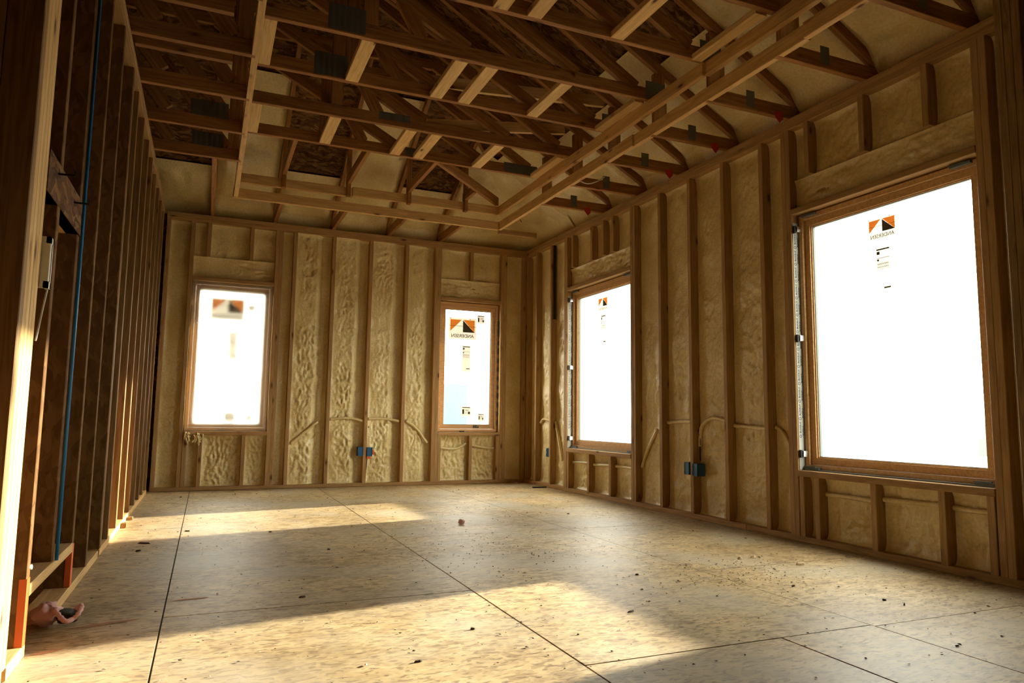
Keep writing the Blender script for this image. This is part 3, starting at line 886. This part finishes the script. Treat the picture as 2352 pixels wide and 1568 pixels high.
brand_sticker('far', w2, -0.943, -0.597, 1.658, 1.913, DG)
data_sticker('far', w2, -0.592, -0.495, 1.857, 1.955, DG, 'sq')
data_sticker('far', w2, -0.769, -0.668, 1.280, 1.588, DG, 'long')
data_sticker('far', w2, -0.768, -0.648, 0.767, 0.876, DG, 'sq')
data_sticker('far', w2, -0.559, -0.484, 0.710, 0.794, DG, 'sq')
brand_sticker('far', w1, -3.508, -3.161, 1.712, 1.951, DG)
data_sticker('far', w1, -3.149, -3.059, 1.820, 1.897, DG, 'sq')
data_sticker('far', w1, -3.32, -3.217, 1.31, 1.603, DG, 'long')
data_sticker('far', w1, -3.323, -3.205, 0.677, 0.786, DG, 'sq')
data_sticker('far', w1, -3.113, -3.047, 0.687, 0.758, DG, 'sq')
brand_sticker('right', w4, -4.742, -4.940, 1.822, 1.955, DG)
data_sticker('right', w4, -4.792, -4.888, 1.50, 1.776, DG, 'long')
brand_sticker('right', w3, -1.545, -1.735, 1.825, 1.965, DG)
data_sticker('right', w3, -1.602, -1.695, 1.478, 1.788, DG, 'long')

# printed membrane strips and steel clips on the far jambs of the right-wall windows
for win, yj in ((w3, -1.066), (w4, -4.241)):
    st = boxes_obj('membrane_strip', [(0.012, 0.058, yj - 0.0035, yj - 0.0008, SILL_R + 0.002, TOP_R - 0.05)], M['strip'], win)
    z = SILL_R + 0.27
    while z < TOP_R - 0.12:
        put_text('jamb', st, 'BLOCK-IT', 0.0165, 0.026, z, yj - 0.0042, M['ink'])
        put_text('jamb', st, 'BLOCK-IT', 0.0145, 0.048, z - 0.02, yj - 0.0042, M['ink'])
        ringv, ringf = [], []
        for k in range(12):
            an = 2 * math.pi * k / 12
            for r in (0.010, 0.0065):
                ringv.append((0.026 + r * math.cos(an), yj - 0.0042, z - 0.056 + r * math.sin(an)))
        for k in range(12): ringf.append((2 * k, 2 * ((k + 1) % 12), 2 * ((k + 1) % 12) + 1, 2 * k + 1))
        mesh_obj('printed_mark', ringv, ringf, M['ink'], st)
        z += 0.112
    for z in (0.53, 1.27, 1.99):
        cl = boxes_obj('clip', [(0.022, 0.060, yj - 0.030, yj - 0.004, z, z + 0.036)], M['steel'], win)
        boxes_obj('clip_shadow_block', [(0.008, 0.022, yj - 0.022, yj - 0.004, z - 0.006, z + 0.042)], M['black'], cl)  # shadow beside the clip is put in as a solid black block
    yn = yj - 1.22
    boxes_obj('sill_track', [(0.03, 0.058, yn + 0.0, yj - 0.01, SILL_R + 0.0005, SILL_R + 0.008)], M['gasket'], win)
    for (yy, zz) in ((yj - 0.10, TOP_R - 0.025), (yn + 0.10, TOP_R - 0.025), (yj - 0.07, SILL_R + 0.008), (yn + 0.06, SILL_R + 0.008)):
        boxes_obj('hinge', [(0.035, 0.057, yy - 0.06, yy + 0.05, zz, zz + 0.012), (0.04, 0.052, yy - 0.03, yy + 0.06, zz + 0.012, zz + 0.018)], M['gasket'], win)
boxes_obj('crank_mount', [(-0.80, -0.745, 0.045, 0.057, 0.583, 0.596), (-0.785, -0.765, 0.03, 0.045, 0.586, 0.592)], M['black'], w2)
boxes_obj('sash_lock', [(-0.625, -0.56, 0.068, 0.077, 0.632, 0.638), (-0.622, -0.614, 0.062, 0.072, 0.638, 0.66), (-0.60, -0.59, 0.062, 0.07, 0.638, 0.67), (-0.568, -0.562, 0.062, 0.072, 0.638, 0.652)], M['black'], w2)
boxes_obj('jamb_seal', [(-0.3435, -0.340, 0.036, 0.057, 0.66 + 0.105 * k, 0.66 + 0.105 * k + random.uniform(0.05, 0.10)) for k in range(12)], M['black'], w2)
boxes_obj('crank_mount', [(-3.36, -3.29, 0.045, 0.057, 0.583, 0.598)], M['black'], w1)

# plastic film stapled over the first window
def film_sheet():
    nx, nz = 26, 44
    v, f = [], []
    for j in range(nz + 1):
        for i in range(nx + 1):
            u, t = i / nx, j / nz
            x = -3.676 + u * 0.768
            z = 0.585 + t * 1.50
            q = Vector((x * 3, z * 2.0, 1))
            y = 0.004 + 0.006 * noise.noise(q) + 0.006 * noise.noise(q * 3.1)
            if u < 0.15: y += 0.014 * math.sin((u * 40 + z * 2)) * (1 - u / 0.15)
            v.append((x, y, z))
    for j in range(nz):
        for i in range(nx):
            f.append((j * (nx + 1) + i, j * (nx + 1) + i + 1, (j + 1) * (nx + 1) + i + 1, (j + 1) * (nx + 1) + i))
    return mesh_obj('plastic_sheet', v, f, M['film'], None, True)
fs = film_sheet()
tag(fs, 'translucent plastic sheet covering the left window of the back wall', 'plastic sheet')
tube('fold', smooth_path([(-3.672, 0.004, 1.66), (-3.50, 0.006, 1.652), (-3.27, 0.012, 1.605)]), [0.004] * 28 + [0.003], M['film'], fs)
v, f = [], []
clump = empty('foam_drip', (-3.6, -0.01, 0.56), label='frayed clump of foam on the sill corner of the film-covered window', cat='foam scrap')
for k in range(14):
    x = -3.66 + 0.16 * random.random(); z = 0.575 - 0.05 * random.random()
    tube('strand', smooth_path([(x, -0.006, z), (x + random.uniform(-.02, .02), -0.016, z - 0.03), (x + random.uniform(-.02, .02), -0.012, z - random.uniform(.04, .09))], 4), 0.006 + 0.004 * random.random(), M['foam'], clump, 5)

# ================================================================== OUTLET BOXES
def outlet(plane, a, z, label, side, proud=0.012):
    """blue device box nailed to the side of a stud; opening faces the room"""
    loc = (a, 0, z) if plane == 'far' else (0, a, z)
    o = empty('outlet_box', loc, label=label, cat='outlet box', group='blue outlet boxes')
    h, wd, dp, t = 0.095, 0.056, 0.075, 0.003
    P = lambda u0, u1, d0, d1, z0, z1: (a + u0, a + u1, d0, d1, z + z0, z + z1) if plane == 'far' else (d0, d1, a + u0, a + u1, z + z0, z + z1)
    boxes_obj('shell', [P(-wd / 2, wd / 2, dp - proud - t, dp - proud, 0, h), P(-wd / 2, -wd / 2 + t, -proud, dp - proud, 0, h), P(wd / 2 - t, wd / 2, -proud, dp - proud, 0, h),
                        P(-wd / 2, wd / 2, -proud, dp - proud, 0, t), P(-wd / 2, wd / 2, -proud, dp - proud, h - t, h)], M['blue'], o)
    boxes_obj('mud_cover', [P(-wd / 2 + t, wd / 2 - t, -proud + 0.004, -proud + 0.007, t, h - t)], M['blue'], o)
    boxes_obj('nail_tab', [P(side * wd / 2 - 0.004, side * wd / 2 + 0.004, -proud - 0.002, 0.02 - proud, h * 0.2, h * 0.32), P(side * wd / 2 - 0.004, side * wd / 2 + 0.004, -proud - 0.002, 0.02 - proud, h * 0.7, h * 0.82)], M['blue'], o)
    return o
outlet('far', -1.937, 0.325, 'blue outlet box on the back wall, left side of its stud', 1)
ob2 = outlet('far', -1.838, 0.32, 'blue outlet box on the back wall, right side of its stud', -1)
boxes_obj('orange_tab', [(-1.80, -1.785, 0.02, 0.05, 0.335, 0.385), (-1.865, -1.825, 0.0, 0.03, 0.292, 0.318)], M['orange'], ob2)
outlet('right', -0.612, 0.33, 'blue outlet box near the far right corner', 1, proud=0.0)
outlet('right', -3.105, 0.33, 'blue outlet box between the right windows, on the far side of its stud', -1)
outlet('right', -3.208, 0.325, 'blue outlet box between the right windows, on the near side of its stud', 1)
for nm, pts, lab in (('cable', [(-1.866, 0.05, 0.41), (-1.86, 0.045, 0.50), (-1.857, 0.05, 0.60), (-1.845, 0.035, 0.64)], 'short black cable above the right outlet box of the back wall'),):
    tag(tube(nm, smooth_path(pts), 0.004, M['black']), lab, 'cable')
tag(tube('cable', smooth_path([(-1.848, 0.05, 0.32), (-1.856, 0.04, 0.25), (-1.862, 0.045, 0.12), (-1.855, 0.04, 0.045)]), 0.004, M['black']), 'black cable dropping from the back wall outlet box to the plate', 'cable')
tag(tube('cable', smooth_path([(0.05, -3.20, 0.44), (0.055, -3.19, 0.52), (0.05, -3.20, 0.60), (0.045, -3.185, 0.68)]), 0.004, M['black']), 'black cable rising from the outlet box between the right windows', 'cable')
tag(boxes_obj('dark_gap_strip', [(0.02, 0.05, -0.70, -0.684, 1.85, 2.69)], M['black']), 'dark gap drawn as a black strip beside the upper stud near the far right corner', 'strip')  # shade of the open gap beside the stud, put in as solid black

# ================================================================== FLOOR DEBRIS
def chip(name, x, y, L, wd, th, mat, ang, label, cat, group=None):
    n = 7
    v = []
    prof = []
    for k in range(n):
        a = 2 * math.pi * k / n
        r = random.uniform(0.65, 1.05)
        prof.append((math.cos(a) * L / 2 * r, math.sin(a) * wd / 2 * r))
    ca, sa = math.cos(ang), math.sin(ang)
    for zz, sc in ((0.0004, 1.0), (th, 0.75)):
        for (px, py) in prof:
            v.append((x + (px * ca - py * sa) * sc, y + (px * sa + py * ca) * sc, zz + (random.uniform(0, th * 0.5) if zz > 0.001 else 0)))
    f = [tuple(range(n - 1, -1, -1)), tuple(range(n, 2 * n))] + [(k, (k + 1) % n, n + (k + 1) % n, n + k) for k in range(n)]
    o = mesh_obj(name, v, f, mat)
    return tag(o, label, cat, group)
CH = [(-3.076, -4.599, .05, .018, 'dark bark chip alone in the shaded strip left of the middle seam', 'chip'),
      (-2.806, -3.557, .03, .018, 'dark chip at the near edge of the far sun patch', 'chip'),
      (-3.063, -2.827, .035, .02, 'dark chip in the middle of the far sun patch', 'chip'),
      (-3.553, -2.626, .06, .014, 'dark sliver beside the left floor seam in the far sun patch', 'chip'),
      (-3.782, -3.26, .045, .03, 'dark chip just outside the far sun patch by the left wall', 'chip'),
      (-3.774, -3.02, .13, .02, 'long thin dark splinter at the left end of the far sun patch', 'chip'),
      (-0.962, -5.155, .045, .02, 'dark chip on the floor below the largest window, closest to the crumb heap', 'chip'),
      (-0.785, -5.487, .03, .02, 'small dark chip near the right floor seam', 'chip'),
      (-0.773, -5.574, .05, .012, 'dark splinter near the right floor seam', 'chip'),
      (-2.84, -5.525, .05, .015, 'dark chip in the near sun patch at the bottom edge', 'chip'),
      (-2.567, -5.265, .035, .016, 'dark chip near the middle of the near sun patch', 'chip'),
      (-0.801, -2.631, .035, .022, 'dark chip on the floor in front of the far right window', 'chip'),
      (-1.905, -5.267, .07, .012, 'curved dark splinter at the right edge of the near sun patch', 'chip'),
      (-3.652, -0.569, .035, .02, 'dark chip left of the seam near the back wall', 'chip'),
      (-3.19, -0.438, .025, .018, 'dark crumb on the floor under the film-covered window', 'chip'),
      (-1.513, -4.707, .03, .02, 'dark crumb beyond the corner of the near sun patch', 'chip')]
for (x, y, L, wd, lab, mt) in CH:
    chip('wood_chip', x, y, L * 0.7, wd * 0.75, 0.005, M['chip'], random.uniform(-0.6, 0.6), lab, 'wood chip', 'wood chips on the floor')
for (x, y, L, wd, lab) in ((-0.749, -4.555, .05, .03, 'pale wood flake, left one of the pair below the largest window'), (-0.654, -4.55, .06, .025, 'pale wood flake, right one of the pair below the largest window'),
                           (-0.553, -4.796, .07, .03, 'largest pale wood flake on the floor below the largest window'), (-0.15, -0.10, .06, .05, 'pale crumb of foam at the foot of the back right window bay')):
    chip('wood_flake', x, y, L, wd, 0.010, M['palechip'], random.uniform(-0.6, 0.6), lab, 'wood flake', 'pale flakes on the floor')
o = bbox('dark_strip', -0.19, -0.03, -0.66, -0.63, 0.001, 0.012, M['black']); tag(o, 'black offcut strip on the floor in the far right corner', 'offcut')
o = bbox('wood_offcut', -3.956, -3.925, -2.36, -2.30, 0.001, 0.03, M['leftstud']); tag(o, 'small lumber offcut at the foot of the left wall in the sun', 'offcut')
o = bbox('wood_offcut', -3.956, -3.92, -1.98, -1.92, 0.001, 0.02, M['leftstud']); tag(o, 'flat lumber offcut at the foot of the left wall nearer the back', 'offcut')

def wad(name, x, y, z0, r, mat, label, cat, hole=None):
    root = empty(name, (x, y, 0), label=label, cat=cat)
    nu, nv = 18, 10
    v, f = [], []
    for j in range(nv + 1):
        th = math.pi * j / nv
        for i in range(nu):
            ph = 2 * math.pi * i / nu
            d = Vector((math.sin(th) * math.cos(ph), math.sin(th) * math.sin(ph), math.cos(th)))
            k = r * (1 + 0.45 * noise.noise(d * 2.2 + Vector((x, y, 0))) + 0.2 * noise.noise(d * 6))
            v.append((x + d.x * k, y + d.y * k * 1.1, z0 + max(-z0 + 0.001, d.z * k * 0.75)))
    for j in range(nv):
        for i in range(nu):
            f.append((j * nu + i, (j + 1) * nu + i, (j + 1) * nu + (i + 1) % nu, j * nu + (i + 1) % nu))
    mesh_obj('tuft', v, f, mat, root, True)
    return root
pw = wad('insulation_scrap', -3.965, -4.69, 0.04, 0.05, M['pink'], 'torn wad of pink insulation at the foot of the left wall', 'insulation')
pts = [(-3.895 + 0.040 * math.cos(a), -4.71 + 0.052 * math.sin(a) + 0.008 * math.sin(5 * a), 0.042 + 0.016 * math.sin(a * 2 + 1)) for a in [k * 2 * math.pi / 13 for k in range(14)]]
tube('torn_rim', smooth_path(pts, 3), [0.006 + 0.004 * abs(math.sin(k * 1.7)) for k in range(40)], M['pink'], pw)
tube('dark_core', [(-3.895, -4.71, 0.012), (-3.895, -4.71, 0.036), (-3.893, -4.712, 0.044)], [0.030, 0.036, 0.030], M['black'], pw, 11)
wad('insulation_tuft', -1.778, -2.872, 0.016, 0.022, M['pink'], 'tiny pink tuft on the floor right of the far sun patch', 'insulation')
cap = empty('pipe_cap', (-4.03, -4.90, 0), label='orange pipe cap behind the bottom plate at the far left', cat='pipe cap')
tube('cap', [(-4.03, -4.90, 0.0), (-4.03, -4.90, 0.05), (-4.03, -4.90, 0.055)], [0.035, 0.033, 0.02], M['orange'], cap, 14)
stub = tube('stub_pipe', smooth_path([(-4.06, -5.10, 0.0), (-4.058, -5.10, 0.18), (-4.05, -5.09, 0.262), (-4.0, -5.07, 0.27), (-3.955, -5.05, 0.27)]), 0.008, M['white'], None, 8)
tag(stub, 'thin white stub pipe between the studs at the far left', 'pipe')

# fine crumbs and sawdust nobody could count
v, f = [], []
def flake(x, y, s):
    b = len(v)
    a = random.uniform(0, 6.3); e = random.uniform(0.3, 1)
    for k in range(4):
        an = a + k * math.pi / 2
        rr = s if k % 2 == 0 else s * e
        v.append((x + math.cos(an) * rr, y + math.sin(an) * rr, 0.0008 + random.uniform(0, s * 0.5)))
    v.append((x, y, 0.001 + s * 0.6))
    for k in range(4): f.append((b + k, b + (k + 1) % 4, b + 4))
for k in range(1500):
    flake(random.uniform(-3.9, -0.1), random.uniform(-6.4, -0.1), abs(random.gauss(0.003, 0.002)) + 0.0015)
for k in range(500):
    flake(random.gauss(-0.95, 0.25), random.gauss(-4.85, 0.22), abs(random.gauss(0.0025, 0.002)) + 0.001)
for k in range(260):
    flake(random.gauss(-2.0, 0.3), random.gauss(-3.9, 0.4), abs(random.gauss(0.003, 0.002)) + 0.002)
cr = mesh_obj('floor_crumbs', v, f, [M['chip'], M['palechip']])
for i, p in enumerate(cr.data.polygons):
    p.material_index = 0 if (i // 4) % 3 else 1
tag(cr, 'fine dark and pale crumbs scattered over the OSB subfloor', 'debris', None, 'stuff')

# ================================================================== OUTSIDE
def outside():
    g = mesh_obj('ground', [(0.2, -60, -0.6), (120, -60, -0.6), (120, 120, -0.6), (0.2, 120, -0.6), (-120, 0.2, -0.6), (-120, 120, -0.6), (0.2, 0.2, -0.6)], [(0, 1, 2, 3), (4, 6, 3, 5)], M['ground'])
    tag(g, 'pale open ground outside the windows', None, None, 'structure')
    b = empty('neighbour_building', (14, 44, -0.6), label='faint pale blue building seen through the right window of the back wall', cat='building')
    mt = plain('pale_blue_siding', (0.098, 0.14, 0.178), 0.8)
    mr = plain('pale_roofing', (0.14, 0.175, 0.20), 0.8)
    boxes_obj('wall', [(9.5, 15.1, 44, 52, -0.6, 3.25)], mt, b)
    boxes_obj('wing', [(15.4, 18.5, 45, 52, -0.6, 3.2)], mr, b)
    boxes_obj('fence', [(9.0, 19.0, 42.5, 42.7, -0.6, 0.1)], mr, b)
    p = empty('boundary_post', (27, 12.3, -0.6), label='thin post standing outside the largest window', cat='post')
    tube('post', [(27.0, 12.35, -0.6), (27.0, 12.35, 0.75)], 0.05, M['gasket'], p, 8)
    boxes_obj('base', [(26.8, 27.2, 12.1, 12.5, -0.6, 0.15)], M['gasket'], p)
outside()
